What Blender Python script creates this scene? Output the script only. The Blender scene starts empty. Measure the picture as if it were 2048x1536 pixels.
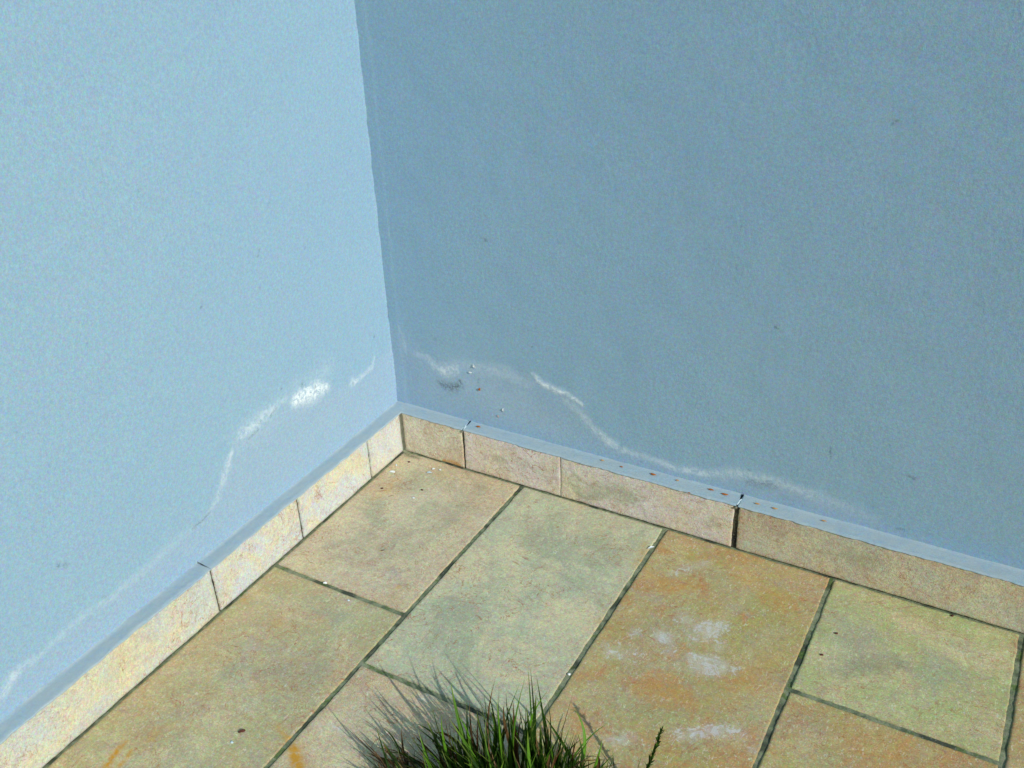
import bpy, math, random
import numpy as np
from mathutils import Vector, Matrix
random.seed(7)
RNG = np.random.default_rng(11)
S = bpy.context.scene

# ------------------------------------------------------------ camera, sky, sun, exposure
cam = bpy.data.objects.new('camera', bpy.data.cameras.new('camera'))
S.collection.objects.link(cam); S.camera = cam
cam.matrix_world = Matrix([[0.872719, -0.215614, 0.438031, 1.065643], [0.486915, 0.449997, -0.74861, -1.367156], [-0.035702, 0.86661, 0.497707, 1.13512], [0.0, 0.0, 0.0, 1.0]])
cam.data.sensor_width = 36.0; cam.data.lens = 34.7833
cam.data.clip_start = 0.02; cam.data.clip_end = 500
SUN = Vector((0.79, -0.335, 0.51)).normalized()
EL = math.asin(SUN.z); AZ = math.atan2(SUN.x, SUN.y)
W = bpy.data.worlds.new('World'); S.world = W; W.use_nodes = True
nt = W.node_tree; bg = nt.nodes['Background']
sk = nt.nodes.new('ShaderNodeTexSky'); sk.sky_type = 'NISHITA'; sk.sun_disc = False
sk.sun_elevation = EL; sk.sun_rotation = AZ
sk.air_density = 1.0; sk.dust_density = 1.0; sk.ozone_density = 1.0
nt.links.new(sk.outputs[0], bg.inputs[0]); bg.inputs[1].default_value = 0.052
sl = bpy.data.lights.new('sun', 'SUN'); sl.energy = 3.3; sl.angle = math.radians(0.55); sl.color = (1.0, 0.965, 0.91)
so = bpy.data.objects.new('sun', sl); S.collection.objects.link(so)
so.rotation_euler = SUN.to_track_quat('Z', 'Y').to_euler(); so.location = (3, -2, 4)
S.view_settings.view_transform = 'Standard'; S.view_settings.look = 'None'
S.view_settings.exposure = 0.0; S.view_settings.gamma = 1.0

# ------------------------------------------------------------ helpers
def tag(o, label=None, cat=None, group=None, kind=None):
    for k, v in (('label', label), ('category', cat), ('group', group), ('kind', kind)):
        if v: o[k] = v
    return o

class NT:
    """small wrapper to write node graphs"""
    def __init__(s, name):
        s.m = bpy.data.materials.new(name); s.m.use_nodes = True; s.t = s.m.node_tree
        s.b = s.t.nodes['Principled BSDF']
    def put(s, node, i, v):
        if v is None: return
        if hasattr(v, 'is_linked') or isinstance(v, bpy.types.NodeSocket): s.t.links.new(v, node.inputs[i])
        else:
            if isinstance(v, (tuple, list)) and len(v) == 3 and node.inputs[i].type == 'RGBA': v = (*v, 1)
            node.inputs[i].default_value = v
    def n(s, typ, **kw):
        nd = s.t.nodes.new(typ)
        for k, v in kw.items(): setattr(nd, k, v)
        return nd
    def pos(s):
        return s.n('ShaderNodeTexCoord').outputs['Object']
    def attr(s, name, out='Fac'):
        a = s.n('ShaderNodeAttribute', attribute_name=name); return a.outputs[out]
    def noise(s, vec, scale, detail=3, rough=.55, dist=0., out='Fac'):
        nd = s.n('ShaderNodeTexNoise'); s.put(nd, 'Vector', vec); s.put(nd, 'Scale', scale)
        s.put(nd, 'Detail', detail); s.put(nd, 'Roughness', rough); s.put(nd, 'Distortion', dist)
        return nd.outputs[out]
    def math(s, op, a, b=None, c=None, clamp=False):
        nd = s.n('ShaderNodeMath', operation=op, use_clamp=clamp)
        s.put(nd, 0, a); s.put(nd, 1, b); s.put(nd, 2, c); return nd.outputs[0]
    def vmath(s, op, a, b=None):
        nd = s.n('ShaderNodeVectorMath', operation=op); s.put(nd, 0, a); s.put(nd, 1, b); return nd.outputs[0]
    def ramp(s, v, lo, hi, a=0., b=1.):
        nd = s.n('ShaderNodeMapRange', interpolation_type='SMOOTHSTEP'); s.put(nd, 0, v)
        s.put(nd, 1, lo); s.put(nd, 2, hi); s.put(nd, 3, a); s.put(nd, 4, b); return nd.outputs[0]
    def mix(s, f, a, b, mode='MIX'):
        nd = s.n('ShaderNodeMix', data_type='RGBA', blend_type=mode)
        s.put(nd, 0, f); s.put(nd, 6, a); s.put(nd, 7, b); return nd.outputs[2]
    def mapping(s, vec, scale=(1, 1, 1), rot=(0, 0, 0)):
        nd = s.n('ShaderNodeMapping'); s.put(nd, 0, vec); s.put(nd, 'Scale', scale); s.put(nd, 'Rotation', rot); return nd.outputs[0]
    def bump(s, h, strength, dist, nrm=None):
        nd = s.n('ShaderNodeBump'); s.put(nd, 'Height', h); s.put(nd, 'Strength', strength); s.put(nd, 'Distance', dist)
        s.put(nd, 'Normal', nrm); return nd.outputs[0]
    def speckle(s, col, p, amt, scale=150.):
        """soft coloured mottling"""
        c = s.noise(p, scale, 2, .6, 0, 'Color')
        c = s.vmath('MULTIPLY_ADD', c, (2 * amt, 2 * amt, 2 * amt))
        s.t.nodes[-1].inputs[2].default_value = (1 - amt, 1 - amt, 1 - amt)
        return s.mix(1.0, col, c, 'MULTIPLY')
    def done(s, col, rough=.8, nrm=None, spec=.3):
        s.put(s.b, 'Base Color', col); s.put(s.b, 'Roughness', rough); s.put(s.b, 'Normal', nrm)
        s.put(s.b, 'Specular IOR Level', spec); return s.m

def mesh(name, V, F, mat, parent=None, attrs=None, smooth=True, cols=None):
    me = bpy.data.meshes.new(name)
    V = np.asarray(V, dtype=np.float32)
    if isinstance(F, np.ndarray):
        nf, k = F.shape
        me.vertices.add(len(V)); me.vertices.foreach_set('co', V.ravel())
        me.loops.add(nf * k); me.loops.foreach_set('vertex_index', F.astype(np.int32).ravel())
        me.polygons.add(nf); me.polygons.foreach_set('loop_start', np.arange(0, nf * k, k, dtype=np.int32))
        me.update(calc_edges=True)
    else:
        me.from_pydata([tuple(map(float, v)) for v in V], [], F)
    me.validate()
    if smooth: me.polygons.foreach_set('use_smooth', [True] * len(me.polygons))
    for k, a in (attrs or {}).items():
        a = np.asarray(a, dtype=np.float32)
        if a.ndim == 2:
            at = me.attributes.new(k, 'FLOAT_COLOR', 'POINT'); at.data.foreach_set('color', a.ravel())
        else:
            at = me.attributes.new(k, 'FLOAT', 'POINT'); at.data.foreach_set('value', a)
    me.materials.append(mat)
    o = bpy.data.objects.new(name, me); S.collection.objects.link(o)
    if parent: o.parent = parent
    return o

def vnoise(x, y, scale, seed=0):
    """smooth value noise, -1..1, numpy"""
    r = np.random.default_rng(seed).uniform(-1, 1, (64, 64))
    u = np.asarray(x) * scale + 17.3; v = np.asarray(y) * scale + 31.7
    i = np.floor(u).astype(int); j = np.floor(v).astype(int); fu = u - i; fv = v - j
    fu = fu * fu * (3 - 2 * fu); fv = fv * fv * (3 - 2 * fv)
    g = lambda a, b: r[a % 64, b % 64]
    return (g(i, j) * (1 - fu) + g(i + 1, j) * fu) * (1 - fv) + (g(i, j + 1) * (1 - fu) + g(i + 1, j + 1) * fu) * fv

def polydist(x, y, pts):
    """distance of points to a polyline and interpolated width at the nearest place; pts = [(x, y, width, amount)]"""
    best = np.full(x.shape, 1e9); amt = np.zeros(x.shape)
    P = [np.array(p, float) for p in pts]
    if len(P) == 1: P = [P[0], P[0] + np.array([1e-5, 0, 0, 0])]
    for a, b in zip(P[:-1], P[1:]):
        d = b[:2] - a[:2]; L = max(d @ d, 1e-12)
        t = np.clip(((x - a[0]) * d[0] + (y - a[1]) * d[1]) / L, 0, 1)
        dd = np.hypot(x - a[0] - t * d[0], y - a[1] - t * d[1])
        w = a[2] + t * (b[2] - a[2]); k = a[3] + t * (b[3] - a[3])
        v = np.exp(-(dd / w) ** 2 * 1.2) * k
        amt = np.maximum(amt, v)
    return amt

def paint(x, y, strokes):
    out = np.zeros(x.shape)
    jx = x + .0022 * vnoise(x, y, 60, 21) + .0010 * vnoise(x, y, 190, 22); jy = y + .0022 * vnoise(x, y, 60, 23) + .0010 * vnoise(x, y, 190, 24)
    for st in strokes: out = np.maximum(out, polydist(jx, jy, st))
    return out

def axis(lo, flo, fhi, hi, fine, coarse):
    a = list(np.arange(flo, fhi, fine)) + [fhi]
    l = list(np.arange(lo, flo - coarse * .5, coarse)) if lo < flo - 1e-6 else []
    r = list(np.arange(fhi + coarse, hi, coarse)) + ([hi] if hi > fhi + 1e-6 else [])
    return np.array(l + a + r)

def quads(nu, nv, off=0):
    i = np.arange(nu - 1)[:, None] * nv + np.arange(nv - 1)[None, :]
    return (np.stack([i, i + nv, i + nv + 1, i + 1], -1).reshape(-1, 4) + off)

# ------------------------------------------------------------ materials
def wall_material():
    n = NT('blue_render_paint'); p = n.pos()
    eff = n.attr('eff'); grm = n.attr('grm'); lift = n.attr('lift')
    big = n.noise(p, 2.5, 3, .5); mid = n.noise(p, 34, 4, .6, .4)
    col = n.mix(n.ramp(big, .3, .7), (0.276, 0.449, 0.584), (0.284, 0.46, 0.582))
    col = n.mix(n.ramp(mid, .45, .75, 0, .22), col, (0.33, 0.44, 0.6))
    col = n.mix(n.math('MULTIPLY', lift, .17), col, (0.44, 0.48, 0.61))
    col = n.speckle(col, p, .30, 190.)
    col = n.speckle(col, n.vmath('ADD', p, (3.1, 7.7, 1.3)), .42, 480.)
    fine = n.noise(p, 420, 3, .7)
    brk = n.noise(p, 75, 7, .80, 1.2)
    e = n.math('MULTIPLY', eff, n.ramp(brk, .40, .60, .22, 1.15), clamp=True)
    col = n.mix(e, col, (.80, .90, .93))
    g = n.math('MULTIPLY', grm, n.ramp(n.noise(p, 260, 4, .8, 1.), .40, .56), clamp=True)
    col = n.mix(g, col, (.07, .09, .10))
    dust = n.attr('dust')
    col = n.mix(n.math('MULTIPLY', dust, n.ramp(n.noise(p, 38, 5, .78, .6), .32, .66, .45, 1.05)), col, (.43, .50, .50))
    # roller stipple, faint vertical drag marks and pinholes
    stip = n.noise(n.mapping(p, (1, 1, .55)), 150, 4, .68, .5)
    grain = n.noise(p, 900, 2, .6)
    patch = n.ramp(n.noise(p, 5.5, 2, .5), .42, .68, .25, 1.0)
    h = n.math('MULTIPLY', n.ramp(stip, .25, .8), patch)
    nrm = n.bump(h, .36, .0008)
    nrm = n.bump(n.math('MULTIPLY', n.ramp(n.noise(n.mapping(p, (1, 1, .6)), 62, 3, .6, .8), .35, .75), n.ramp(n.noise(p, 3.2, 2, .5), .45, .7)), .28, .0008, nrm)
    nrm = n.bump(n.math('MULTIPLY', n.noise(n.mapping(p, (1, 1, .16), (.0, .55, .35)), 46, 4, .6, .5), n.ramp(n.noise(n.vmath('ADD', p, (4, 4, 4)), 4, 2, .5), .48, .62)), .35, .0011, nrm)
    nrm = n.bump(grain, .6, .0007, nrm)
    nrm = n.bump(n.math('MULTIPLY', eff, brk), .5, .002, nrm)
    nrm = n.bump(n.noise(p, 9, 2, .5), .15, .010, nrm)
    return n.done(col, .72, nrm, .25)

def tile_material():
    n = NT('rustic_stoneware_tile'); o = n.pos(); sd = n.attr('seed')
    cv = n.n('ShaderNodeCombineXYZ'); n.put(cv, 0, sd); n.put(cv, 1, n.math('MULTIPLY', sd, 1.7)); n.put(cv, 2, n.math('MULTIPLY', sd, .6))
    p = n.vmath('ADD', o, cv.outputs[0])
    tint = n.attr('tint', 'Color'); warm = n.attr('warm'); eff = n.attr('eff'); rust = n.attr('rust'); grm = n.attr('grm')
    pw = n.vmath('ADD', p, n.vmath('MULTIPLY', n.noise(p, 6, 3, .5, 0, 'Color'), (.07, .07, .07)))
    cloud = n.noise(pw, 8, 5, .62, .5); cloud2 = n.noise(n.vmath('ADD', pw, (5, 2, 8)), 14, 8, .73, .9)
    rim = n.attr('rim'); cool = n.math('SUBTRACT', 1.0, warm)
    pale = n.noise(n.vmath('ADD', pw, (1, 9, 4)), 11, 8, .70, .6)
    col = n.mix(n.math('MULTIPLY', n.ramp(pale, .40, .66, 0, .8), n.ramp(warm, 0, 1, 1., .45)), tint, (.74, .68, .41))
    peach = n.noise(n.vmath('ADD', pw, (7, 4, 1)), 9, 8, .72, .7)
    col = n.mix(n.math('MULTIPLY', n.ramp(n.math('ADD', peach, n.math('MULTIPLY', rim, .06)), .47, .66), n.ramp(warm, 0, .35, .06, .45)), col, (.62, .43, .24))
    gr = n.noise(n.vmath('ADD', pw, (11, 3, 2)), 6.5, 7, .66, .6)
    gf = n.ramp(n.math('SUBTRACT', gr, n.math('MULTIPLY', rim, .14)), .42, .60)
    col = n.mix(n.math('MULTIPLY', n.math('MULTIPLY', gf, n.ramp(warm, .0, .12, .15, 1.)), n.ramp(cool, 0, 1, .35, .75)), col, (.35, .42, .28))
    col = n.mix(n.math('MULTIPLY', n.ramp(cloud2, .47, .63), n.ramp(warm, 0, 1, .0, .9)), col, (.53, .30, .11))
    col = n.mix(n.math('MULTIPLY', n.ramp(cloud, .50, .72, 0, .4), n.ramp(warm, 0, .4, .15, 1.)), col, (.36, .30, .20))
    # fine fibrous strands
    st = n.noise(n.mapping(p, (1.0, 2.4, 1.0), (0, 0, .5)), 85, 5, .72, 1.6)
    rid = n.math('ABSOLUTE', n.math('SUBTRACT', st, .5))
    col = n.mix(n.math('MULTIPLY', n.ramp(rid, .0, .04, .62, 0), n.ramp(warm, 0, .3, .5, 1.)), col, (.36, .19, .10))
    st2 = n.noise(n.mapping(n.vmath('ADD', p, (4, 4, 9)), (2.2, 1.0, 1.0), (0, 0, -.4)), 120, 4, .7, 1.3)
    col = n.mix(n.ramp(st2, .54, .68, 0, .65), col, (.76, .73, .58))
    col = n.mix(n.ramp(n.noise(n.vmath('ADD', p, (6, 1, 2)), 240, 3, .75, .5), .60, .70, 0, .32), col, (.24, .21, .14))
    # long hair-thin veins
    vn = n.noise(pw, 16, 4, .6, 2.2); rv = n.math('ABSOLUTE', n.math('SUBTRACT', vn, .52))
    col = n.mix(n.math('MULTIPLY', n.ramp(rv, 0, .012, .85, 0), n.ramp(cloud, .40, .55)), col, (.38, .15, .06))
    blot = n.noise(n.vmath('ADD', pw, (2, 12, 6)), 34, 7, .76, 1.0)
    col = n.mix(n.ramp(blot, .52, .64, 0, .32), col, (.42, .35, .33))
    vn2 = n.noise(n.vmath('ADD', pw, (9, 2, 3)), 38, 6, .7, 2.6); rv2 = n.math('ABSOLUTE', n.math('SUBTRACT', vn2, .5))
    col = n.mix(n.math('MULTIPLY', n.ramp(rv2, 0, .014, .6, 0), n.ramp(blot, .44, .56)), col, (.34, .18, .12))
    col = n.speckle(col, o, .36, 190.)
    col = n.speckle(col, n.vmath('ADD', o, (3, 7, 1)), .34, 480.)
    lum = n.ramp(n.noise(n.vmath('ADD', o, (8, 2, 5)), 420, 3, .75), .28, .72, .90, 1.10)
    col = n.mix(1., col, lum, 'MULTIPLY')
    brk = n.noise(o, 60, 6, .78, 1.2)
    e = n.math('MULTIPLY', n.ramp(n.math('ADD', n.math('MULTIPLY', eff, .20), brk), .60, .70), n.ramp(eff, .03, .3), clamp=True)
    hz = n.math('MULTIPLY', n.ramp(eff, .0, .9, 0, .42), n.ramp(n.noise(o, 28, 6, .7, .8), .36, .62, .3, 1.))
    e = n.math('MAXIMUM', n.math('MULTIPLY', e, .62), hz)
    col = n.mix(e, col, (.68, .72, .77))
    r = n.math('MULTIPLY', rust, n.ramp(n.noise(o, 90, 4, .7, .6), .34, .62, .25, 1.0), clamp=True)
    col = n.mix(r, col, (.58, .30, .03))
    g = n.math('MULTIPLY', grm, n.ramp(n.noise(o, 160, 4, .7), .30, .62, .35, 1.), clamp=True)
    col = n.mix(g, col, (.10, .12, .07))
    nrm = n.bump(n.noise(n.mapping(p, (1, 1.6, 1)), 70, 5, .7, .6), .55, .0018)
    nrm = n.bump(n.noise(p, 360, 3, .75), .6, .0010, nrm)
    nrm = n.bump(rid, .25, .0008, nrm)
    return n.done(col, .55, nrm, .35)

def grout_material(name, a, b, c):
    n = NT(name); p = n.pos()
    col = n.mix(n.ramp(n.noise(p, 60, 5, .7), .35, .65), a, b)
    col = n.mix(n.ramp(n.noise(p, 13, 3, .6), .52, .62), col, c)
    if name == 'floor_grout': col = n.mix(n.ramp(n.noise(n.vmath('ADD', p, (2, 5, 1)), 30, 5, .75), .54, .62, 0, .75), col, (.10, .17, .04))
    col = n.mix(n.ramp(n.noise(p, 330, 3, .7), .58, .72, 0, .6), col, (.36, .37, .33))
    col = n.speckle(col, p, .3, 300.)
    nrm = n.bump(n.noise(p, 240, 4, .75), .8, .002)
    return n.done(col, .92, nrm, .1)

def plain(name, a, b, scale=200., rough=.8, spec=.2, bump=.0005):
    n = NT(name); p = n.pos()
    col = n.mix(n.ramp(n.noise(p, scale, 4, .7), .35, .65), a, b)
    return n.done(col, rough, n.bump(n.noise(p, scale * 2, 3, .7), .6, bump), spec)

def blade_material(name, a, b, c, trans):
    n = NT(name); p = n.pos(); v = n.attr('vary'); t = n.attr('along')
    col = n.mix(n.ramp(v, .55, 1.), a, b)
    col = n.mix(n.ramp(t, .75, 1.0, 0, .7), col, c)
    col = n.mix(n.ramp(n.noise(p, 300, 3, .7), .5, .75, 0, .35), col, c)
    m = n.done(col, .42, n.bump(n.attr('rib'), .5, .0006), .4)
    tr = n.n('ShaderNodeBsdfTranslucent'); n.put(tr, 0, col)
    mx = n.n('ShaderNodeMixShader'); n.put(mx, 0, trans)
    n.t.links.new(n.b.outputs[0], mx.inputs[1]); n.t.links.new(tr.outputs[0], mx.inputs[2])
    n.t.links.new(mx.outputs[0], n.t.nodes['Material Output'].inputs[0]); return m

M_WALL = wall_material(); M_TILE = tile_material()
M_GROUT = grout_material('floor_grout', (.13, .17, .10), (.28, .31, .20), (.07, .085, .06))
M_SGROUT = grout_material('skirting_grout', (.14, .15, .11), (.22, .23, .17), (.07, .08, .06))
M_DARK = grout_material('open_joint_dirt', (.060, .058, .042), (.12, .11, .06), (.035, .035, .035))
M_GREEN = blade_material('grass_green', (.014, .050, .004), (.12, .31, .018), (.26, .34, .05), .28)
M_DRY = blade_material('grass_dry', (.13, .075, .03), (.085, .035, .014), (.30, .20, .09), .20)
M_HUSK = plain('husk_brown', (.34, .09, .012), (.50, .16, .02), 300, .7)
M_HUSKPALE = plain('husk_straw', (.52, .25, .07), (.60, .36, .14), 300, .7)
M_FLAKE = plain('paint_flake_white', (.72, .80, .82), (.85, .88, .86), 200, .7)
M_FLAKEB = plain('paint_flake_blue', (.42, .60, .66), (.60, .72, .76), 200, .7)
M_PINK = plain('petal_pink', (.62, .40, .42), (.70, .52, .52), 200, .7)
M_CRUMB = plain('crumb_dark', (.05, .02, .015), (.12, .04, .03), 300, .8)
M_SOIL = grout_material('garden_soil', (.05, .035, .022), (.09, .06, .035), (.03, .022, .015))
M_LAWN = grout_material('lawn_ground', (.05, .085, .02), (.08, .11, .03), (.10, .085, .045))

# ------------------------------------------------------------ world constants (metres)
WX, WY, H = -0.0298, 0.0332, 0.0946         # left wall face x, right wall face y, top of skirting
X1, X2, X3, X4 = (0.279, 0.577, 0.877, 1.169)
EFF_L = [[(-0.0224, 0.2231, 0.003, 0.3),
 (-0.035, 0.2082, 0.006, 0.5),
 (-0.0618, 0.2049, 0.0048, 0.35),
 (-0.0967, 0.2062, 0.0096, 0.5)],
 [(-0.1733, 0.2341, 0.0108, 0.75),
 (-0.2004, 0.2431, 0.0192, 1.0),
 (-0.2274, 0.249, 0.0204, 1.1),
 (-0.2539, 0.2538, 0.0156, 1.0)],
 [(-0.2737, 0.2675, 0.006, 0.25),
 (-0.307, 0.2653, 0.0108, 0.35),
 (-0.3526, 0.2605, 0.0168, 0.5),
 (-0.3897, 0.2589, 0.0144, 0.45)],
 [(-0.4206, 0.2405, 0.006, 0.5),
 (-0.4311, 0.227, 0.0084, 0.45),
 (-0.4474, 0.2042, 0.0084, 0.35),
 (-0.4677, 0.1799, 0.0072, 0.2),
 (-0.4895, 0.1671, 0.0048, 0.15)],
 [(-0.536, 0.1607, 0.0072, 0.12),
 (-0.6223, 0.1537, 0.0096, 0.12),
 (-0.6966, 0.1504, 0.0072, 0.22),
 (-0.7636, 0.1542, 0.0072, 0.15),
 (-0.8258, 0.1461, 0.0072, 0.2),
 (-0.8699, 0.1466, 0.0084, 0.4),
 (-0.8896, 0.1341, 0.0084, 0.4)],
 [(-0.1622, 0.2665, 0.0216, 0.14),
 (-0.2747, 0.263, 0.0264, 0.14),
 (-0.3975, 0.2516, 0.0264, 0.12)]]
GRM_L = [[(-0.7605, 0.2591, 0.0036, 0.648)],
 [(-0.7512, 0.2512, 0.0036, 0.648)],
 [(-0.7803, 0.2767, 0.0018, 0.432)],
 [(-0.232, 0.2721, 0.0048, 0.576)],
 [(-0.203, 0.2508, 0.0024, 0.648)],
 [(-0.2169, 0.2455, 0.00216, 0.504)],
 [(-0.2866, 0.2915, 0.0024, 0.648)],
 [(-0.2694, 0.3155, 0.00192, 0.36)],
 [(-0.3058, 0.2647, 0.0036, 0.36),
 (-0.3226, 0.2537, 0.0024, 0.432)],
 [(-0.3471, 0.2574, 0.003, 0.576)],
 [(-0.3525, 0.2454, 0.0024, 0.504),
 (-0.3791, 0.2428, 0.003, 0.432)],
 [(-0.2802, 0.5461, 0.0018, 0.576),
 (-0.2836, 0.5371, 0.00144, 0.432)],
 [(-0.2924, 0.4854, 0.0024, 0.576)],
 [(-0.241, 0.6112, 0.00216, 0.576)],
 [(-0.1736, 0.5091, 0.0024, 0.504)],
 [(-0.3545, 0.7245, 0.0024, 0.504)],
 [(-0.4857, 0.7091, 0.00192, 0.432)],
 [(-0.419, 0.5044, 0.0024, 0.648)],
 [(-0.6247, 0.5407, 0.00192, 0.432)],
 [(-0.0179, 0.2673, 0.003, 0.576)],
 [(-0.5302, 0.1617, 0.0018, 0.36),
 (-0.508, 0.1614, 0.00216, 0.576),
 (-0.4885, 0.1664, 0.0018, 0.432)],
 [(-0.024, 0.6335, 0.0018, 0.432)],
 [(-0.5924, 0.6766, 0.00168, 0.36)],
 [(-0.4299, 0.826, 0.00168, 0.36)],
 [(-0.7125, 0.1594, 0.00192, 0.432),
 (-0.7041, 0.1565, 0.00192, 0.432)]]
EFF_R = [[(-0.0036, 0.2702, 0.00375, 0.15),
 (-0.0, 0.2378, 0.005, 0.25),
 (0.0049, 0.2164, 0.00375, 0.15)],
 [(0.0267, 0.218, 0.00625, 0.25),
 (0.0573, 0.2161, 0.0075, 0.35),
 (0.07, 0.2, 0.01, 0.55),
 (0.0951, 0.1937, 0.015, 0.65),
 (0.1157, 0.2053, 0.01375, 0.6),
 (0.1262, 0.2222, 0.0075, 0.25)],
 [(0.1259, 0.2189, 0.015, 0.22),
 (0.1769, 0.2233, 0.0175, 0.28),
 (0.2319, 0.2223, 0.01875, 0.25),
 (0.2851, 0.2116, 0.0125, 0.15)],
 [(0.2901, 0.2375, 0.005, 0.5),
 (0.3045, 0.225, 0.0075, 0.8),
 (0.3324, 0.216, 0.0075, 0.85),
 (0.3633, 0.2099, 0.0075, 0.85),
 (0.3947, 0.1989, 0.00375, 0.5)],
 [(0.358, 0.1979, 0.0075, 0.2),
 (0.3886, 0.179, 0.00875, 0.3),
 (0.4141, 0.1534, 0.0075, 0.35),
 (0.4415, 0.1338, 0.01, 0.6),
 (0.4697, 0.1222, 0.00875, 0.4),
 (0.519, 0.1204, 0.0075, 0.3),
 (0.5722, 0.1125, 0.00875, 0.45),
 (0.6234, 0.1175, 0.00875, 0.55),
 (0.6646, 0.1175, 0.00625, 0.3)],
 [(0.6234, 0.1175, 0.0075, 0.3),
 (0.6945, 0.1363, 0.0125, 0.4),
 (0.7554, 0.1377, 0.01125, 0.4),
 (0.8067, 0.1335, 0.01125, 0.35),
 (0.8653, 0.127, 0.015, 0.2),
 (0.9229, 0.1158, 0.015, 0.12)],
 [(0.1423, 0.2095, 0.05, 0.1),
 (0.2186, 0.1729, 0.05625, 0.1),
 (0.3257, 0.1344, 0.0375, 0.08)]]
GRM_R = [[(0.0833, 0.1635, 0.00875, 0.702),
 (0.1101, 0.1623, 0.0125, 0.749),
 (0.1283, 0.1725, 0.0075, 0.749),
 (0.1301, 0.182, 0.00375, 0.842)],
 [(0.0983, 0.19, 0.00375, 0.288)],
 [(0.8538, 0.7575, 0.0025, 0.504),
 (0.8603, 0.7655, 0.002, 0.504)],
 [(0.727, 0.4285, 0.00187, 0.648),
 (0.7337, 0.4255, 0.00163, 0.504)],
 [(0.9608, 0.2125, 0.00375, 0.504),
 (0.9698, 0.2124, 0.00313, 0.504)],
 [(0.9591, 0.11, 0.0025, 0.504),
 (0.972, 0.1115, 0.0025, 0.36)],
 [(0.2052, 0.4874, 0.00375, 0.72)],
 [(0.2079, 0.5342, 0.002, 0.432)],
 [(0.3517, 0.5066, 0.0025, 0.432)],
 [(0.2918, 0.2954, 0.0025, 0.576)],
 [(0.1297, 0.4284, 0.0025, 0.432)],
 [(0.7088, 0.124, 0.00625, 0.36),
 (0.7305, 0.1267, 0.01, 0.468),
 (0.7546, 0.1291, 0.0075, 0.36)],
 [(0.7082, 0.1511, 0.0025, 0.576)],
 [(0.8362, 0.2306, 0.002, 0.648),
 (0.8398, 0.2142, 0.002, 0.432)],
 [(0.0767, 0.2625, 0.00275, 0.432)],
 [(0.1733, 0.2004, 0.00187, 0.288),
 (0.1726, 0.1891, 0.00187, 0.288)],
 [(0.5883, 0.41, 0.00175, 0.36)],
 [(0.5116, 0.1083, 0.00225, 0.576)]]
EFF_F = [[(0.7253, -0.2177, 0.03, 0.75),
 (0.7473, -0.1977, 0.0225, 0.8)],
 [(0.6743, -0.2599, 0.0225, 0.8)],
 [(0.6919, -0.2069, 0.0195, 0.5)],
 [(0.7599, -0.2344, 0.018, 0.6)],
 [(0.6314, -0.2694, 0.0135, 0.5)],
 [(0.6221, -0.317, 0.018, 0.6)],
 [(0.6479, -0.3181, 0.0135, 0.5)],
 [(0.6966, -0.2848, 0.015, 0.5)],
 [(0.7484, -0.2933, 0.0195, 0.7),
 (0.7776, -0.2863, 0.018, 0.6)],
 [(0.679, -0.3231, 0.0105, 0.35)],
 [(0.6335, -0.1113, 0.0105, 0.5),
 (0.6595, -0.0719, 0.0135, 0.6),
 (0.6803, -0.0541, 0.0105, 0.3)],
 [(0.616, -0.3225, 0.018, 0.6),
 (0.6496, -0.3124, 0.0195, 0.5)],
 [(0.7356, -0.2802, 0.0165, 0.7),
 (0.7651, -0.2731, 0.0195, 0.8),
 (0.7936, -0.2758, 0.015, 0.6)],
 [(0.7677, -0.429, 0.0135, 0.7),
 (0.8021, -0.4012, 0.0165, 0.8),
 (0.8404, -0.3844, 0.015, 0.7)],
 [(0.6869, -0.4807, 0.0135, 0.6),
 (0.7101, -0.4638, 0.0135, 0.5)],
 [(0.862, -0.4072, 0.009, 0.6)],
 [(0.4028, -0.5434, 0.009, 0.5),
 (0.4164, -0.5234, 0.0105, 0.5)],
 [(0.2074, -0.3293, 0.0105, 0.25),
 (0.1801, -0.3358, 0.009, 0.25)],
 [(0.3166, -0.6427, 0.0075, 0.5),
 (0.3417, -0.6459, 0.006, 0.4)],
 [(0.1, -0.5781, 0.0075, 0.3),
 (0.1468, -0.5603, 0.0075, 0.3),
 (0.1825, -0.5541, 0.006, 0.2)],
 [(0.1815, -0.6897, 0.015, 0.25),
 (0.1885, -0.654, 0.015, 0.25)],
 [(0.5423, -0.1887, 0.0105, 0.25)],
 [(0.905, -0.0327, 0.0075, 0.3)],
 [(0.3003, -0.6511, 0.0045, 0.7)],
 [(0.4819, -0.5851, 0.006, 0.3)],
 [(0.767, -0.3449, 0.0105, 0.35)]]
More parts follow.
